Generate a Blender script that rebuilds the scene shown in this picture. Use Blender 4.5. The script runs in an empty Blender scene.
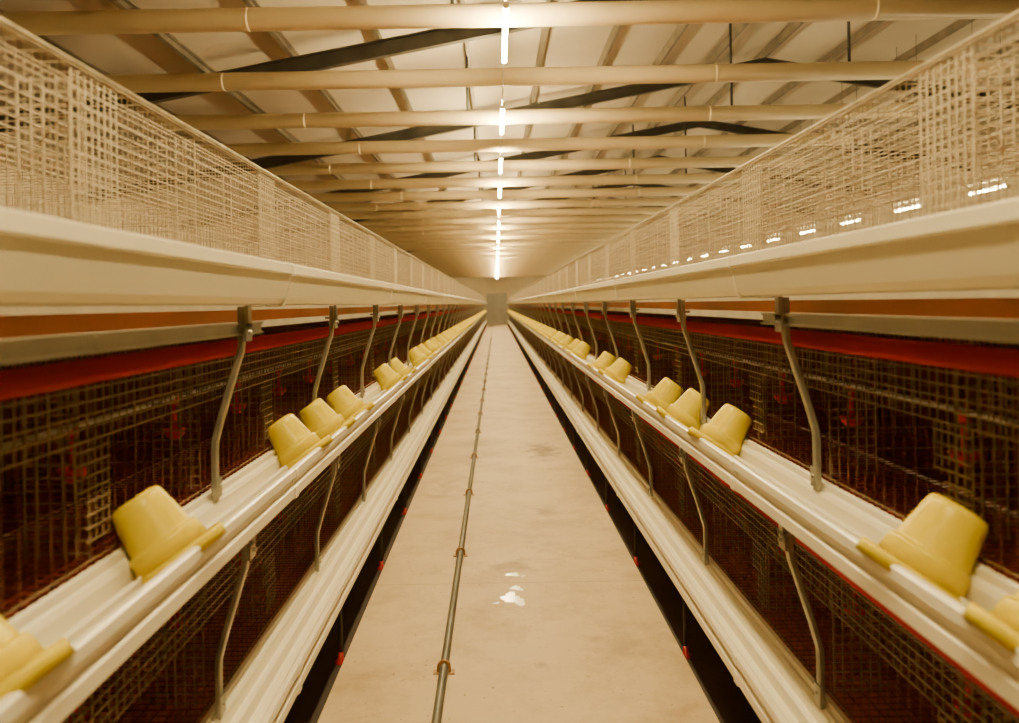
import bpy, bmesh, math, random
from mathutils import Vector, Matrix
random.seed(7)
SC = bpy.context.scene.collection
S = 1.26; NB = 46; Y0 = -0.22; CAMX = -0.05; H = 1.55
TIERS = [0.30, 0.93, 1.56]
YEND = Y0 + NB*S

# ---------------------------------------------------------------- materials
def mat(name, col, rough=0.5, metal=0.0, var=0.12, scale=6.0, bump=0.0, spec=0.5, col2=None, stretch=None):
    m = bpy.data.materials.new(name); m.use_nodes = True
    nt = m.node_tree; b = nt.nodes['Principled BSDF']
    tc = nt.nodes.new('ShaderNodeTexCoord'); mp = nt.nodes.new('ShaderNodeMapping')
    nt.links.new(tc.outputs['Object'], mp.inputs['Vector'])
    if stretch: mp.inputs['Scale'].default_value = stretch
    n = nt.nodes.new('ShaderNodeTexNoise'); n.inputs['Scale'].default_value = scale; n.inputs['Detail'].default_value = 5
    nt.links.new(mp.outputs['Vector'], n.inputs['Vector'])
    r = nt.nodes.new('ShaderNodeValToRGB')
    c2 = col2 if col2 else tuple(c*(1-var*2.2) for c in col)
    r.color_ramp.elements[0].position = 0.3; r.color_ramp.elements[1].position = 0.7
    r.color_ramp.elements[0].color = (*c2, 1); r.color_ramp.elements[1].color = (*col, 1)
    nt.links.new(n.outputs['Fac'], r.inputs['Fac']); nt.links.new(r.outputs['Color'], b.inputs['Base Color'])
    b.inputs['Roughness'].default_value = rough; b.inputs['Metallic'].default_value = metal
    b.inputs['Specular IOR Level'].default_value = spec
    if bump:
        bp = nt.nodes.new('ShaderNodeBump'); bp.inputs['Strength'].default_value = bump; bp.inputs['Distance'].default_value = 0.01
        nt.links.new(n.outputs['Fac'], bp.inputs['Height']); nt.links.new(bp.outputs['Normal'], b.inputs['Normal'])
    return m

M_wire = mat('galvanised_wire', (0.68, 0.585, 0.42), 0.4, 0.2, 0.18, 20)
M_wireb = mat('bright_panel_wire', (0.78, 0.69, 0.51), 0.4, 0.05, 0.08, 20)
M_wired = mat('dark_tan_wire', (0.33, 0.24, 0.135), 0.5, 0.1, 0.2, 12)  # darker tan tone for the wire of the lower tiers
M_redwire = mat('red_coated_wire', (0.22, 0.018, 0.010), 0.5, 0, 0.2, 10)
M_rust = mat('brown_bar', (0.16, 0.045, 0.024), 0.5, 0, 0.2, 10)
M_trough = mat('cream_pvc', (0.93, 0.87, 0.70), 0.24, 0, 0.04, 3, stretch=(1, .3, 1))
M_yellow = mat('yellow_plastic', (0.80, 0.62, 0.0), 0.3, 0, 0.0, 4, spec=.18)
M_steel = mat('galvanised_steel', (0.46, 0.43, 0.36), 0.3, 0.6, 0.15, 15)
M_grey = mat('grey_rail', (0.50, 0.485, 0.44), 0.35, 0.1, 0.1, 6)
M_dark = mat('dark_steel', (0.06, 0.055, 0.045), 0.5, 0.2, 0.2, 5)
M_purlin = mat('purlin_steel', (0.25, 0.21, 0.15), 0.5, 0.2, 0.2, 5)
M_red = mat('red_plastic', (0.75, 0.015, 0.010), 0.35, 0, 0.08, 6)
M_foot = mat('dark_red_foot', (0.45, 0.012, 0.008), 0.4, 0, 0.1, 6)
M_redrail = mat('red_rail', (0.42, 0.004, 0.005), 0.4, 0, 0.15, 1.5, spec=.3)
M_belt = mat('belt_tan', (0.72, 0.22, 0.06), 0.45, 0, 0.2, 3, stretch=(1, .5, 1), col2=(0.38, 0.16, 0.07))
M_lightblock = mat('maroon_light_block', (0.24, 0.022, 0.015), 0.6, 0, 0.2, 3)  # for the added panels that keep the lower cages dark
M_beam = mat('cream_pipe', (0.87, 0.72, 0.44), 0.4, 0, 0.05, 3)
M_roof = mat('roof_panel', (0.56, 0.50, 0.40), 0.75, 0, 0.06, 1.2, 0.0)
M_wall = mat('wall_paint', (0.74, 0.64, 0.46), 0.7, 0, 0.08, 1.5)
M_brass = mat('rusty_clip', (0.42, 0.22, 0.08), 0.5, 0.3, 0.2, 20)
M_pipe = mat('conduit', (0.22, 0.205, 0.175), 0.4, 0.3, 0.12, 8)
M_shadefloor = mat('shadow_toned_floor', (0.05, 0.03, 0.02), 0.8, 0, 0.25, 3, 0.2)  # mostly the shadow of the cages, put into the floor colour
M_white = mat('wet_spill', (0.98, 0.97, 0.94), 0.15, 0, 0.03, 30)
M_door = mat('door_grey', (0.42, 0.39, 0.34), 0.5, 0.1, 0.08, 2)
M_black = mat('black_cable', (0.03, 0.03, 0.03), 0.5, 0, 0.1, 4)

def emis(name, col, st):
    m = bpy.data.materials.new(name); m.use_nodes = True
    b = m.node_tree.nodes['Principled BSDF']
    b.inputs['Base Color'].default_value = (*col, 1)
    b.inputs['Emission Color'].default_value = (*col, 1); b.inputs['Emission Strength'].default_value = st
    return m
M_lamp = emis('led_glow', (1.0, 0.76, 0.35), 600)
M_lamp2 = emis('led_glow_small', (1.0, 0.76, 0.35), 160)

# concrete walkway
def concrete():
    m = mat('concrete_walkway', (0.66, 0.515, 0.31), 0.55, 0, 0.1, 1.0, 0.0, col2=(0.53, 0.40, 0.23))
    nt = m.node_tree; b = nt.nodes['Principled BSDF']; L = nt.links.new
    tc = nt.nodes.new('ShaderNodeTexCoord')
    n2 = nt.nodes.new('ShaderNodeTexNoise'); n2.inputs['Scale'].default_value = 2.2; n2.inputs['Detail'].default_value = 12; n2.inputs['Roughness'].default_value = .75
    L(tc.outputs['Object'], n2.inputs['Vector'])
    r2 = nt.nodes.new('ShaderNodeValToRGB'); r2.color_ramp.elements[0].position = 0.30; r2.color_ramp.elements[0].color = (0.66, 0.60, 0.51, 1)
    r2.color_ramp.elements[1].position = 0.54; r2.color_ramp.elements[1].color = (1, 1, 1, 1)
    L(n2.outputs['Fac'], r2.inputs['Fac'])
    # small dirt specks
    n4 = nt.nodes.new('ShaderNodeTexNoise'); n4.inputs['Scale'].default_value = 38; n4.inputs['Detail'].default_value = 3
    L(tc.outputs['Object'], n4.inputs['Vector'])
    r4 = nt.nodes.new('ShaderNodeValToRGB'); r4.color_ramp.elements[0].position = 0.27; r4.color_ramp.elements[0].color = (0.5, 0.42, 0.32, 1)
    r4.color_ramp.elements[1].position = 0.33; r4.color_ramp.elements[1].color = (1, 1, 1, 1)
    L(n4.outputs['Fac'], r4.inputs['Fac'])
    sx = nt.nodes.new('ShaderNodeSeparateXYZ'); L(tc.outputs['Object'], sx.inputs['Vector'])
    def M(op, a, bb=None):
        q = nt.nodes.new('ShaderNodeMath'); q.operation = op
        for i, v in enumerate((a, bb)):
            if v is None: continue
            if isinstance(v, (int, float)): q.inputs[i].default_value = v
            else: L(v, q.inputs[i])
        return q.outputs[0]
    lt = M('LESS_THAN', M('PINGPONG', M('ADD', sx.outputs['Y'], 1.6), 1.5), .004)
    cur = b.inputs['Base Color'].links[0].from_socket
    for r in (r2, r4):
        mx = nt.nodes.new('ShaderNodeMix'); mx.data_type = 'RGBA'; mx.blend_type = 'MULTIPLY'; mx.inputs[0].default_value = 1
        L(cur, mx.inputs[6]); L(r.outputs['Color'], mx.inputs[7]); cur = mx.outputs[2]
    n3 = nt.nodes.new('ShaderNodeTexNoise'); n3.inputs['Scale'].default_value = 9; n3.inputs['Detail'].default_value = 6
    L(tc.outputs['Object'], n3.inputs['Vector'])
    for (cx, cy, rx, ry, st) in ((.42, 8.35, .22, .45, .9), (.02, 4.65, .20, .16, .5), (.30, 5.9, .10, .2, .5), (.12, 3.4, .05, .05, .6), (-.5, 6.8, .12, .5, .35), (.5, 3.6, .15, .3, .3)):
        dx = M('DIVIDE', M('SUBTRACT', sx.outputs['X'], cx), rx); dy = M('DIVIDE', M('SUBTRACT', sx.outputs['Y'], cy), ry)
        d = M('SQRT', M('ADD', M('MULTIPLY', dx, dx), M('MULTIPLY', dy, dy)))
        v = M('ADD', M('MULTIPLY', M('SUBTRACT', 1, d), 1.2), M('MULTIPLY', M('SUBTRACT', n3.outputs['Fac'], .5), 3.0))
        cl = nt.nodes.new('ShaderNodeClamp'); L(v, cl.inputs[0])
        f = M('MULTIPLY', M('MULTIPLY', cl.outputs[0], st), M('LESS_THAN', d, 1.5))
        k = nt.nodes.new('ShaderNodeMix'); k.data_type = 'RGBA'; L(f, k.inputs[0]); L(cur, k.inputs[6]); k.inputs[7].default_value = (.18, .115, .055, 1)
        cur = k.outputs[2]
    mx2 = nt.nodes.new('ShaderNodeMix'); mx2.data_type = 'RGBA'
    L(lt, mx2.inputs[0]); L(cur, mx2.inputs[6]); mx2.inputs[7].default_value = (0.38, 0.28, 0.16, 1)
    L(mx2.outputs[2], b.inputs['Base Color'])
    return m
M_conc = concrete()

# ---------------------------------------------------------------- mesh helpers
def box(bm, a, b):
    a = Vector(a); b = Vector(b)
    vs = [bm.verts.new((x, y, z)) for x in (a.x, b.x) for y in (a.y, b.y) for z in (a.z, b.z)]
    for f in ((0,1,3,2),(4,6,7,5),(0,4,5,1),(2,3,7,6),(0,2,6,4),(1,5,7,3)):
        bm.faces.new([vs[i] for i in f])

def wire(bm, p, q, w=0.003):
    p = Vector(p); q = Vector(q); d = (q-p).normalized()
    up = Vector((0,0,1)) if abs(d.z) < 0.9 else Vector((1,0,0))
    s = d.cross(up).normalized()*w/2; t = d.cross(s).normalized()*w/2
    A = [bm.verts.new(p+o) for o in (s+t, s-t, -s-t, -s+t)]
    B = [bm.verts.new(q+o) for o in (s+t, s-t, -s-t, -s+t)]
    for i in range(4):
        j = (i+1) % 4; bm.faces.new((A[i], A[j], B[j], B[i]))
    bm.faces.new(A[::-1]); bm.faces.new(B)

def tube(bm, pts, r, seg=10, cap=True):
    pts = [Vector(p) for p in pts]; rings = []
    ref = None
    for i, p in enumerate(pts):
        d = (pts[min(i+1, len(pts)-1)] - pts[max(i-1, 0)]).normalized()
        if ref is None:
            ref = Vector((0,1,0)) if abs(d.y) < 0.9 else Vector((0,0,1))
        s = d.cross(ref).normalized(); t = d.cross(s).normalized()
        rings.append([bm.verts.new(p + r*(math.cos(2*math.pi*k/seg)*s + math.sin(2*math.pi*k/seg)*t)) for k in range(seg)])
    for a, b in zip(rings, rings[1:]):
        for k in range(seg):
            f = bm.faces.new((a[k], a[(k+1)%seg], b[(k+1)%seg], b[k])); f.smooth = True
    if cap:
        bm.faces.new(rings[0][::-1]); bm.faces.new(rings[-1])

def flatbar(bm, pts, wu, wy):
    pts = [Vector((p[0], 0, p[1])) for p in pts]; rings = []
    for i, p in enumerate(pts):
        d = (pts[min(i+1, len(pts)-1)] - pts[max(i-1, 0)]).normalized()
        s = Vector((d.z, 0, -d.x)); t = Vector((0, 1, 0)); a = wu/2; b = wy/2; c = .003
        rings.append([bm.verts.new(p+s*x+t*y) for x, y in ((a, b-c), (a-c, b), (-a+c, b), (-a, b-c), (-a, -b+c), (-a+c, -b), (a-c, -b), (a, -b+c))])
    for a, b in zip(rings, rings[1:]):
        for k in range(8): bm.faces.new((a[k], a[(k+1)%8], b[(k+1)%8], b[k]))
    bm.faces.new(rings[0][::-1]); bm.faces.new(rings[-1])

def lathe(bm, prof, seg=32, c=(0,0,0)):
    rings = []
    for r, z in prof:
        if r < 1e-5: rings.append([bm.verts.new((c[0], c[1], c[2]+z))])
        else: rings.append([bm.verts.new((c[0]+r*math.cos(2*math.pi*k/seg), c[1]+r*math.sin(2*math.pi*k/seg), c[2]+z)) for k in range(seg)])
    for a, b in zip(rings, rings[1:]):
        for k in range(seg):
            j = (k+1) % seg
            if len(a) == 1 and len(b) == 1: continue
            if len(a) == 1: f = bm.faces.new((a[0], b[j], b[k]))
            elif len(b) == 1: f = bm.faces.new((a[k], a[j], b[0]))
            else: f = bm.faces.new((a[k], a[j], b[j], b[k]))
            f.smooth = True

def ribbon(bm, prof, y0, y1, th=0.004):
    P = [Vector((p[0], 0, p[1])) for p in prof]; off = []
    for i in range(len(P)):
        d = (P[min(i+1, len(P)-1)] - P[max(i-1, 0)]).normalized()
        off.append(P[i] + Vector((-d.z, 0, d.x))*th)
    loop = P + off[::-1]
    A = [bm.verts.new((v.x, y0, v.z)) for v in loop]; B = [bm.verts.new((v.x, y1, v.z)) for v in loop]
    n = len(loop)
    for i in range(n):
        j = (i+1) % n
        bm.faces.new((A[i], B[i], B[j], A[j]))
    k = len(P)
    for i in range(k-1):
        bm.faces.new((A[i], A[i+1], A[n-2-i], A[n-1-i])); bm.faces.new((B[i], B[n-1-i], B[n-2-i], B[i+1]))

def mk(name, mats, *fns):
    bm = bmesh.new()
    for k, fn in enumerate(fns):
        n0 = len(bm.faces); fn(bm); bm.faces.ensure_lookup_table()
        mi = min(k, len(mats)-1)
        for f in bm.faces[n0:]: f.material_index = mi
    bmesh.ops.recalc_face_normals(bm, faces=bm.faces)
    me = bpy.data.meshes.new(name); bm.to_mesh(me); bm.free()
    for m in mats: me.materials.append(m)
    return me

def obj(name, me, loc=(0,0,0), rot=(0,0,0), parent=None, **props):
    o = bpy.data.objects.new(name, me); SC.objects.link(o)
    o.location = loc; o.rotation_euler = rot
    if parent: o.parent = parent
    for k, v in props.items(): o[k] = v
    return o

# ---------------------------------------------------------------- room (ridge is off to one side of this aisle)
RX = 3.85; SL = 0.18; XL = -6.0; XR = 9.0; YA = -3.0; YB = 60.0
def rz_(x): return 4.42 + SL*(x if x < RX else 2*RX-x)
obj('floor', mk('floor', [M_shadefloor], lambda b: box(b, (XL-.1, YA-.1, -0.15), (XR+.1, YB+.1, -0.05))), kind='structure', label='floor beneath the cage rows, coloured dark as cage shadow', category='floor')
obj('walkway_floor', mk('walk', [M_conc], lambda b: box(b, (-.744, YA, -0.05), (.744, YB, 0))), kind='structure', label='worn tan concrete walkway between the cage rows', category='floor')
def roof(b):
    pts = [(x, rz_(x)) for x in (XL-.1, RX, XR+.1)]
    lo = [b.verts.new((x, y, z)) for y in (YA-.1, YB+.1) for x, z in pts]
    hi = [b.verts.new((x, y, z+.08)) for y in (YA-.1, YB+.1) for x, z in pts]
    for i in (0, 1):
        b.faces.new((lo[i], lo[i+1], lo[i+4], lo[i+3])); b.faces.new((hi[i], hi[i+3], hi[i+4], hi[i+1]))
        b.faces.new((lo[i], hi[i], hi[i+1], lo[i+1])); b.faces.new((lo[i+3], lo[i+4], hi[i+4], hi[i+3]))
    b.faces.new((lo[0], lo[3], hi[3], hi[0])); b.faces.new((lo[2], hi[2], hi[5], lo[5]))
obj('ceiling', mk('ceiling', [M_roof], roof), kind='structure', label='gabled ceiling of beige insulation panels', category='ceiling')
def endwall(y0, y1):
    def f(b):
        pts = [(XL, -.05), (XR, -.05), (XR, rz_(XR)-.005), (RX, rz_(RX)-.005), (XL, rz_(XL)-.005)]
        A = [b.verts.new((x, y0, z)) for x, z in pts]; B = [b.verts.new((x, y1, z)) for x, z in pts]
        b.faces.new(A); b.faces.new(B[::-1])
        for i in range(5): b.faces.new((A[i], B[i], B[(i+1) % 5], A[(i+1) % 5]))
    return f
for nm, fn in (('wall_left', lambda b: box(b, (XL-.1, YA, -.05), (XL, YB, rz_(XL)-.02))), ('wall_right', lambda b: box(b, (XR, YA, -.05), (XR+.1, YB, rz_(XR)-.02))),
               ('wall_back', endwall(YB, YB+.1)), ('wall_front', endwall(YA-.1, YA))):
    obj(nm, mk(nm, [M_wall], fn), kind='structure', label='plain cream painted wall', category='wall')
obj('door_1', mk('door', [M_door, M_steel], lambda b: box(b, (-.7, YB-.06, 0), (.7, YB-.01, 2.3)),
    lambda b: (box(b, (-.78, YB-.08, 0), (-.7, YB-.01, 2.38)), box(b, (.7, YB-.08, 0), (.78, YB-.01, 2.38)), box(b, (-.7, YB-.08, 2.3), (.7, YB-.01, 2.38)))),
    kind='structure', label='grey metal door at the end of the walkway', category='door')

# rafters
def rafter(b):
    for xa, xb in ((XL+.02, RX), (RX, XR-.02)):
        for (w, t0, t1) in ((.08, 0, .015), (.02, .015, .145), (.08, .145, .16)):
            vs = []
            for x in (xa, xb):
                for y in (-w/2, w/2):
                    for t in (t0, t1):
                        vs.append(b.verts.new((x, y, rz_(x) - .125 - t)))
            for f in ((0,1,3,2),(4,6,7,5),(0,4,5,1),(2,3,7,6),(0,2,6,4),(1,5,7,3)): b.faces.new([vs[i] for i in f])
me = mk('roof_rafter', [M_dark], rafter)
for i in range(15):
    obj('roof_rafter', me, (0, .2+3.7*(i+0), 0), label='dark steel gable rafter under the roof panels', category='rafter', group='dark roof rafters')
def purlin(b):
    box(b, (-.02, 0, -.015), (.02, YB-YA-.04, 0)); box(b, (-.02, 0, -.10), (-.012, YB-YA-.04, -.015)); box(b, (-.02, 0, -.11), (.02, YB-YA-.04, -.10))
me = mk('roof_purlin', [M_purlin], purlin)
x = -5.3
while x < 8.5:
    s = 1 if x < RX else -1
    obj('roof_purlin', me, (x, YA+.02, rz_(x)-.008), (0, -s*math.atan(SL), 0), label='grey steel purlin running the length of the roof', category='purlin', group='roof purlins')
    x += .83

# cross pipes
BZ = 3.58
me_b = mk('cross', [M_beam], lambda b: tube(b, [(-3.75, 0, 0), (4.5, 0, 0)], .08, 20))
me_col = mk('collar', [M_beam], lambda b: tube(b, [(-.012, 0, 0), (.012, 0, 0)], .0806, 20))
def rod(L): return mk('rod', [M_black], lambda b: tube(b, [(0, 0, .08), (0, 0, L)], .015, 8))
R1 = rod(1.36); R2 = rod(.76); R3 = rod(1.25)
for i in range(36):
    y = 4.05+1.52*i
    if y > 59.5: break
    o = obj('ceiling_pipe', me_b, (0, y, BZ), label='cream round ceiling pipe spanning over the cage rows', category='pipe', group='cream ceiling pipes')
    if i < 16:
        for x in (-2.1, 2.3): obj('pipe_collar', me_col, (x+.4*math.sin(i*2.1), 0, 0), parent=o)
        if i % 4 == 2:
            obj('hanger_rod', R1, (3.15, 0, 0), parent=o, label='thin black hanger rod')
        elif i % 2 == 1:
            obj('hanger_rod', R2, (-.32, 0, 0), parent=o, label='thin black hanger rod')
            if i % 4 == 3: obj('hanger_rod', R3, (2.55, 0, 0), parent=o, label='thin black hanger rod')

# lamps
def lamp_meshes(L, M, hz):
    t = mk('tube', [M], lambda b: tube(b, [(0, .03, 0), (0, L-.03, 0)], .017, 12))
    c = mk('cap', [M_trough], lambda b: (tube(b, [(0, 0, 0), (0, .03, 0)], .02, 12)))
    h = mk('hook', [M_black], lambda b: (tube(b, [(0, .1, .015), (0, .1, hz)], .003, 6), tube(b, [(0, L-.1, .015), (0, L-.1, hz)], .003, 6)))
    return t, c, h, L
LA = lamp_meshes(1.17, M_lamp, .08); LB = lamp_meshes(.66, M_lamp2, 2.04)
def lamp(LM, x, y, z, lab, grp):
    t, c, h, L = LM
    e = obj('tube_lamp', None, (x, y, z), label=lab, category='lamp', group=grp)
    obj('glass_tube', t, parent=e); obj('end_cap', c, parent=e); obj('end_cap', c, (0, L-.03, 0), parent=e); obj('suspension_hook', h, parent=e)
LX = .045
for i in range(23):
    lamp(LA, LX, -.2+2.56*i, 3.41, 'glowing warm white LED tube hung below ceiling pipes', 'tube lamps above the walkway')
obj('power_cable', mk('cable', [M_trough], lambda b: tube(b, [(LX, -2, 3.488), (LX, 59.5, 3.488)], .006, 6)), label='thin cable linking the ceiling tube lamps', category='cable')
for i in range(32):
    lamp(LB, 5.0, 6.2+1.56*i, 2.63, 'glowing short LED tube beyond the cages', 'tube lamps in the neighbouring aisle')
obj('power_cable', mk('cable2', [M_trough], lambda b: tube(b, [(5.0, 1, 2.715), (5.0, 56, 2.715)], .008, 6)), label='thin cable carrying the short tube lamps', category='cable')

# ---------------------------------------------------------------- cage meshes (local: x=u, y 0..S, z rel tier base)
def frange(a, b, st):
    n = max(1, int(round((b-a)/st)))
    return [a+(b-a)*i/n for i in range(n+1)]
FU = .905
def front_top(b):
    for z in frange(.105, .485, .024): wire(b, (FU, 0, z), (FU, S, z), .0022)
    for y in frange(.005, S-.005, .027): wire(b, (FU+.003, y, .10), (FU+.003, y, .49), .0018)
def front_low(b):
    for z in frange(.35, .485, .027): wire(b, (FU, 0, z), (FU, S, z), .0034)
    for y in frange(.005, S-.005, .036): wire(b, (FU+.003, y, .345), (FU+.003, y, .49), .0026)
    wire(b, (FU, 0, .10), (FU, S, .10), .003)
def low_step(b):
    for z in frange(.14, .33, .027): wire(b, (FU, .56, z), (FU, .70 if z > .24 else .66, z), .0034)
    for y in frange(.56, .70, .028): wire(b, (FU+.003, y, .135 if y < .67 else .24), (FU+.003, y, .35), .003)
def front_bars(b):
    for y in frange(.02, S-.02, .05): wire(b, (FU+.005, y, .085), (FU+.005, y, .36), .0020)
def part_grid(b):
    for z in frange(.11, .48, .026): wire(b, (FU+.01, 0, z), (1.05, 0, z), .0034)
    for u in frange(FU+.01, 1.05, .027): wire(b, (u, .002, .10), (u, .002, .485), .0034)
def part_rest(b):
    for z in frange(.12, .48, .06): wire(b, (1.05, 0, z), (1.485, 0, z), .0022)
    for u in frange(1.10, 1.485, .06): wire(b, (u, .002, .11), (u, .002, .485), .0022)
def door_panel(b):
    for z in frange(.13, .47, .026): wire(b, (FU-.006, .52, z), (FU-.006, .71, z), .0025)
    for y in frange(.52, .71, .027): wire(b, (FU-.009, y, .12), (FU-.009, y, .48), .0025)
def back_top(b):
    for z in frange(.12, .485, .04): wire(b, (1.49, 0, z), (1.49, S, z), .0022)
    for y in frange(.005, S-.005, .04): wire(b, (1.493, y, .115), (1.493, y, .49), .0022)
def rear_top(b):
    for z in frange(.12, .485, .045): wire(b, (2.10, 0, z), (2.10, S, z), .0026)
    for y in frange(.005, S-.005, .045): wire(b, (2.103, y, .115), (2.103, y, .49), .0026)
def roof_grid(b):
    for u in frange(FU, 2.10, .075): wire(b, (u, 0, .492), (u, S, .492), .003)
    for y in frange(.0, S, .07): wire(b, (FU, y, .495), (2.10, y, .495), .003)
def back_low(b):
    for y in frange(.01, S-.01, .035): wire(b, (1.49, y, .10), (1.49, y, .49), .005)
    for z in (.12, .30, .48): wire(b, (1.486, 0, z), (1.486, S, z), .004)
def floor_grid(b):
    for u in frange(.92, 1.485, .045): wire(b, (u, 0, .085), (u, S, .085), .003)
    for y in frange(.0, S, .035): wire(b, (FU, y, .088), (1.49, y, .088), .003)
PM = {
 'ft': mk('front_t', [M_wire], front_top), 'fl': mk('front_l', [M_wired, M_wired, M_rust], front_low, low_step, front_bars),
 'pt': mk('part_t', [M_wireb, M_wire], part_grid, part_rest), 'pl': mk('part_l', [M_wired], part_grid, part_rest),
 'dp': mk('door_t', [M_wireb], door_panel),
 'bt': mk('back_t', [M_wire], back_top), 'bl': mk('back_l', [M_rust], back_low),
 'rt': mk('rear_t', [M_wire], rear_top), 'tg': mk('roof_g', [M_wire], roof_grid), 'fg': mk('floor_g', [M_redwire], floor_grid)}
def shift(fn, dy):
    def f(b):
        n0 = len(b.verts); fn(b); b.verts.ensure_lookup_table()
        for v in b.verts[n0:]: v.co.y += dy
    return f
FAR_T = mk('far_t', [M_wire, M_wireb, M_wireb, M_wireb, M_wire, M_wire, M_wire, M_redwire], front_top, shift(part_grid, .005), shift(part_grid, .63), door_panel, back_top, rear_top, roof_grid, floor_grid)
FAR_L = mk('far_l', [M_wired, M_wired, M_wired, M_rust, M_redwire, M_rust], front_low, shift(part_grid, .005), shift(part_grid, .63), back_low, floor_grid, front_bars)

for side in (1, -1):
    rz = 0 if side == 1 else math.pi
    for ti, tb in enumerate(TIERS):
        top = ti == 2
        lab = ('pale galvanised wire cage in the brightly lit top tier' if top else
               'open-fronted wire cage with red floor in the %s tier' % ('middle' if ti == 1 else 'bottom'))
        grp = 'wire cages in the %s tier' % ('top' if top else 'middle' if ti == 1 else 'bottom')
        for i in range(NB):
            y = Y0+i*S + (0 if side == 1 else S)
            if i > 9:
                obj('wire_cage', FAR_T if top else FAR_L, (0, y, tb), (0, 0, rz), label=lab, category='cage', group=grp); continue
            e = obj('wire_cage', None, (0, y, tb), (0, 0, rz), label=lab, category='cage', group=grp)
            obj('front_grille', PM['ft' if top else 'fl'], parent=e)
            for yy in (.005, .63): obj('partition', PM['pt' if top else 'pl'], (0, yy, 0), parent=e)
            obj('back_grille', PM['bt' if top else 'bl'], parent=e)
            obj('floor_grid', PM['fg'], parent=e, label='red coated floor wires')
            if top:
                obj('door_panel', PM['dp'], parent=e, label='dense pale wire door panel')
                obj('rear_grille', PM['rt'], parent=e); obj('roof_grille', PM['tg'], parent=e)

# ---------------------------------------------------------------- troughs & long parts
PROF = [(.738, .112), (.732, .128), (.724, .132), (.712, .132), (.706, .127), (.704, .100), (.712, .095), (.716, .070), (.728, .020), (.742, .003), (.755, .0),
        (.790, .0), (.793, .010), (.803, .010), (.806, .0), (.845, .0), (.860, .010), (.870, .045), (.886, .048), (.890, .066), (.902, .070)]
PROFL = [(.728, .080), (.727, .098), (.722, .102), (.712, .102), (.706, .098), (.704, .076), (.716, .072), (.719, .046), (.708, .040), (.708, .010), (.722, .004), (.742, -.006), (.755, -.008),
        (.818, -.008), (.826, -.004), (.828, .036), (.836, .038), (.840, .014), (.866, .014), (.872, .054), (.878, .064), (.888, .068), (.890, .084), (.902, .086)]
LY = YEND - Y0
me_trs = [mk('feed_trough', [M_trough], lambda b, P=P: ribbon(b, P, 0, LY, .003)) for P in (PROFL, PROFL, PROF)]
me_sls = [mk('joint_sleeve', [M_trough], lambda b, P=P: ribbon(b, [(u, z-.002) for u, z in P[3:]], 0, .035, -.004)) for P in (PROFL, PROFL, PROF)]
for side in (1, -1):
    rz = 0 if side == 1 else math.pi
    YS = Y0 if side == 1 else YEND
    for ti, tb in enumerate(TIERS):
        o = obj('feed_trough', me_trs[ti], (0, YS, tb), (0, 0, rz), label='long cream plastic feed trough along the %s cage tier' % ('bottom', 'middle', 'top')[ti], category='trough', group='feed troughs')
        for k in range(12):
            yy = 2.55+2.52*k - Y0
            obj('joint_sleeve', me_sls[ti], (0, yy if side == 1 else LY-yy-.035, 0), parent=o)
    for ti, tb in enumerate(TIERS):
        zb = tb-.055
        obj('manure_belt', mk('belt', [M_belt], lambda b: (box(b, (.93, 0, 0), (2.08, LY, .008)), box(b, (.924, 0, 0), (.93, LY, .040)))), (0, YS, zb), (0, 0, rz),
            label='orange tan plastic belt beneath the cage tier', category='conveyor belt', group='belts beneath the cages')
        obj('belt_edge_rail', mk('rail', [M_redrail], lambda b: (tube(b, [(.915, 0, .022), (.915, LY, .022)], .027, 14))), (0, YS, zb-.105), (0, 0, rz),
            label='deep red rail running under the cage tier', category='rail', group='red rails beneath the cages')
    obj('cage_top_rail', mk('toprail', [M_wire], lambda b: tube(b, [(FU-.01, 0, 0), (FU-.01, LY, 0)], .0055, 8)), (0, YS, TIERS[2]+.495), (0, 0, rz),
        label='pale rounded rail along the cage tops', category='rail', group='cage top rails')
    obj('guard_bar', mk('guard', [M_grey], lambda b: (box(b, (.792, 0, 0), (.797, 2.72, .036)), box(b, (.797, 0, .031), (.815, 2.72, .036)), box(b, (.797, 0, 0), (.815, 2.72, .005)), box(b, (.784, 0, .028), (.792, 2.72, .036)), box(b, (.784, 0, 0), (.792, 2.72, .006)))),
        (0, Y0 if side == 1 else 2.50, 1.472), (0, 0, rz), label='grey steel guard bar under the top trough', category='guard bar', group='guard bars')
    for z0, z1 in ((-.05, .215), (.265, .845), (.895, 1.43)):  # solid panels added to stop light reaching the lower cages from behind
        obj('light_block_panel', mk('lightblock', [M_lightblock], lambda b: box(b, (1.515, 0, 0), (1.525, LY, z1-z0))), (0, YS, z0), (0, 0, rz),
            label='maroon panel added behind the lower cages to block light', category='divider', group='added light-blocking panels')
    for ti in (0, 1):
        obj('water_pipe', mk('wp', [M_grey], lambda b: tube(b, [(1.12, 0, 0), (1.12, LY, 0)], .009, 8)), (0, YS, TIERS[ti]+.33), (0, 0, rz),
            label='thin pale water pipe through the cages', category='pipe', group='water pipes')

# drinkers
def drinker(b):
    tube(b, [(0, 0, -.01), (0, 0, -.09)], .008, 8)
    lathe(b, [(0, -.015), (.015, -.015), (.015, .015), (0, .015)], 12)
    lathe(b, [(0, -.125), (.015, -.125), (.030, -.108), (.038, -.09), (.034, -.09), (.027, -.103), (.010, -.110), (0.005, -.09)], 16)
me_dr = mk('drinker', [M_red], drinker)
for side in (1, -1):
    for ti in (0, 1):
        for i in range(1, 16):
            for dy in (.32, .95):
                obj('nipple_drinker', me_dr, (side*1.12, Y0+i*S+dy, TIERS[ti]+.316), label='red plastic nipple drinker with small drip cup', category='drinker', group='red nipple drinkers')

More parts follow.
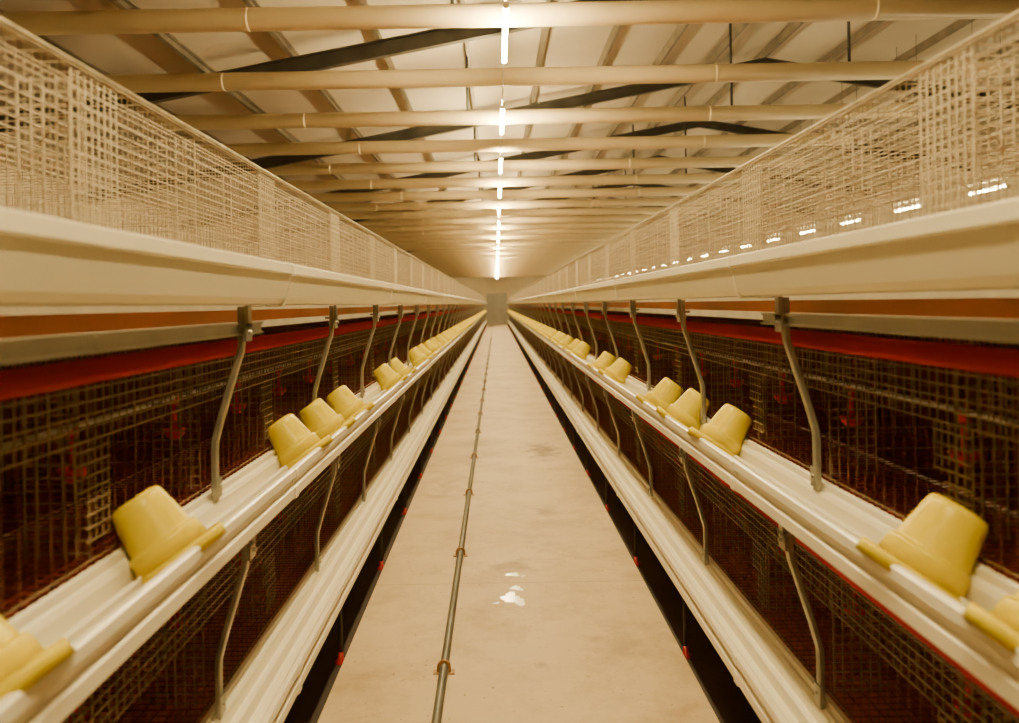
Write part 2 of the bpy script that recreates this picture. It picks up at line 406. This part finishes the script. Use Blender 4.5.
# support stands
ARM = [(.790, .625), (.790, .52), (.793, .495), (.803, .465), (.850, .315), (.864, .265), (.872, .235), (.874, .20), (.874, .062)]
def arm(b): flatbar(b, ARM, .017, .026)
def clamp(b):
    box(b, (.768, -.026, .565), (.815, .026, .575)); box(b, (.768, -.026, .525), (.775, .026, .575)); box(b, (.765, -.016, .575), (.777, .016, .628))
    tube(b, [(.758, 0, .55), (.805, 0, .55)], .007, 8)
def bplate(b):
    box(b, (.862, -.022, .074), (.868, .022, .130)); tube(b, [(.856, 0, .105), (.876, 0, .105)], .006, 8)
def leg(b):
    tube(b, [(.775, 0, -.03), (.775, 0, .285)], .010, 8); box(b, (.76, -.02, .278), (.83, .02, .291))
def foot(b): lathe(b, [(0, -.05), (.028, -.05), (.028, -.042), (.013, -.03), (.0115, 0), (0, 0)], 16, (.775, 0, 0))
m_arm = mk('arm', [M_steel], arm); m_cl = mk('clamp', [M_steel], clamp); m_bp = mk('bplate', [M_steel], bplate); m_leg = mk('leg', [M_dark], leg); m_ft = mk('foot', [M_foot], foot)
def up(fn, dz):
    def f(b):
        n0 = len(b.verts); fn(b); b.verts.ensure_lookup_table()
        for v in b.verts[n0:]: v.co.z += dz
    return f
far_s = mk('stand_far', [M_steel, M_steel, M_steel, M_steel, M_dark, M_foot], up(arm, .30), up(arm, .93), up(clamp, .30), up(clamp, .93), leg, foot)
for side in (1, -1):
    rz = 0 if side == 1 else math.pi
    for i in range(1, NB):
        y = Y0+i*S
        kw = dict(label='bent galvanised trough support with small red foot', category='support stand', group='trough support stands')
        if i > 12:
            obj('trough_support', far_s, (0, y, 0), (0, 0, rz), **kw); continue
        e = obj('trough_support', None, (0, y, 0), (0, 0, rz), **kw)
        for tb in (.30, .93):
            obj('bent_arm', m_arm, (0, 0, tb), parent=e); obj('clamp', m_cl, (0, 0, tb), parent=e); obj('bolt_plate', m_bp, (0, 0, tb), parent=e)
        obj('leg', m_leg, parent=e); obj('foot', m_ft, parent=e, label='red plastic foot')

# ---------------------------------------------------------------- yellow feeder cups
K = 1.05
def cup_body(b):
    lathe(b, [(r*K, z*K) for r, z in [(0, .162), (.044, .162), (.053, .159), (.058, .150), (.061, .130), (.070, .062), (.071, .058), (.078, .055), (.080, .050), (.083, .012), (.077, .012), (.074, .048), (.066, .055), (.055, .144), (0, .152)]], 40)
def cup_flange(b):
    N = 48; rings = []
    for (k, z) in ((.0, .012), (.0, .018), (.9, .014), (1.0, .016), (1.07, .008), (1.05, -.014), (1.0, -.012), (.97, .002)):
        ring = []
        for j in range(N):
            a = 2*math.pi*j/N
            c = math.cos(a)
            ro = .100 + (.022*abs(c)**4 if c < 0 else -.010*c**2)
            r = .078 + (ro-.078)*k
            ring.append(b.verts.new((r*math.cos(a), r*math.sin(a), z)))
        rings.append(ring)
    rings.append(rings[0])
    for p, q in zip(rings, rings[1:]):
        for j in range(N):
            f = b.faces.new((p[j], p[(j+1) % N], q[(j+1) % N], q[j])); f.smooth = True
m_cb = mk('cup_body', [M_yellow], cup_body); m_cf = mk('cup_flange', [M_yellow], cup_flange)
m_cfar = mk('cup_far', [M_yellow], cup_body, cup_flange)
ZR = [1.23, 1.60, 3.05, 3.65, 4.18, 5.75, 6.45, 8.2, 8.9, 9.9]
ZL = [1.15, 1.80, 3.00, 3.5, 4.05, 5.6, 6.2, 7.7, 8.3, 9.2]
for lst in (ZR, ZL):
    z = lst[-1]
    while z < 55:
        z += random.choice((.5, .62, .7, 1.0)); lst.append(z)
for side, lst in ((1, ZR), (-1, ZL)):
    for k, y in enumerate(lst):
        rz = (0 if side == 1 else math.pi) + random.uniform(-.12, .12)
        t = math.radians(36+random.uniform(-3, 3))
        R = (0, t, rz)
        kw = dict(label='yellow plastic feeder cup tilted in the middle feed trough', category='feeder cup', group='yellow feeder cups')
        loc = (side*.785, y, .93+.051)
        if k > 11: obj('feeder_cup', m_cfar, loc, R, **kw); continue
        e = obj('feeder_cup', m_cb, loc, R, **kw)
        obj('flange', m_cf, parent=e)

# ---------------------------------------------------------------- floor conduit and marks
px = -.296
obj('floor_conduit', mk('cond', [M_pipe], lambda b: tube(b, [(px, -2, .022), (px, 59, .022)], .018, 12)), label='long grey steel conduit fixed along the walkway', category='conduit')
def clipm(b):
    box(b, (-.045, -.02, 0), (-.022, .02, .005)); box(b, (.022, -.02, 0), (.045, .02, .005))
    pts = [(-.024, 0, .004), (-.024, 0, .03), (-.015, 0, .044), (0, 0, .048), (.015, 0, .044), (.024, 0, .03), (.024, 0, .004)]
    for a, c in zip(pts, pts[1:]): wire(b, a, c, .012)
m_clip = mk('clip', [M_brass], clipm)
for i in range(22):
    obj('conduit_clip', m_clip, (px, 3.34+1.55*i, 0), label='rusty saddle clip holding down the conduit', category='clip', group='conduit clips')
def ragged(r, seed, ex=1.0):
    rnd = random.Random(seed)
    ph = [rnd.uniform(0, 6.28) for _ in range(6)]
    def f(b):
        vs = []
        for j in range(64):
            a = 2*math.pi*j/64
            q = r*(1 + .30*math.sin(2*a+ph[0]) + .22*math.sin(3*a+ph[1]) + .16*math.sin(5*a+ph[2]) + .12*math.sin(8*a+ph[3]) + .08*math.sin(13*a+ph[4]))
            vs.append(b.verts.new((q*math.cos(a), ex*q*math.sin(a), .0018)))
        b.faces.new(vs)
    return f
for k, (x, y, r, ex) in enumerate(((.01, 4.16, .050, 1.6), (.035, 4.31, .028, 1.2), (.02, 4.53, .028, 1.3), (-.075, 4.10, .014, 1), (.075, 4.50, .012, 1))):
    obj('wet_spill', mk('spill', [M_white], ragged(r, 11+k, ex)), (x, y, 0), label='small ragged white wet spill on the concrete walkway', category='spill', group='white spills on the walkway')

# ---------------------------------------------------------------- world, camera
w = bpy.data.worlds.new('World'); bpy.context.scene.world = w; w.use_nodes = True
w.node_tree.nodes['Background'].inputs[0].default_value = (1, .8, .55, 1); w.node_tree.nodes['Background'].inputs[1].default_value = .2
cd = bpy.data.cameras.new('camera'); cam = bpy.data.objects.new('camera', cd); SC.objects.link(cam)
cam.location = (CAMX, 0, H); cam.rotation_euler = (math.pi/2, .0176, 0)
cd.sensor_width = 36; cd.lens = 792/1019*36
cd.shift_x = 13.5/1019; cd.shift_y = -57.5/1019
cd.clip_start = .02; cd.clip_end = 200
cd.dof.use_dof = True; cd.dof.focus_distance = 4.0; cd.dof.aperture_fstop = 2.4
bpy.context.scene.camera = cam
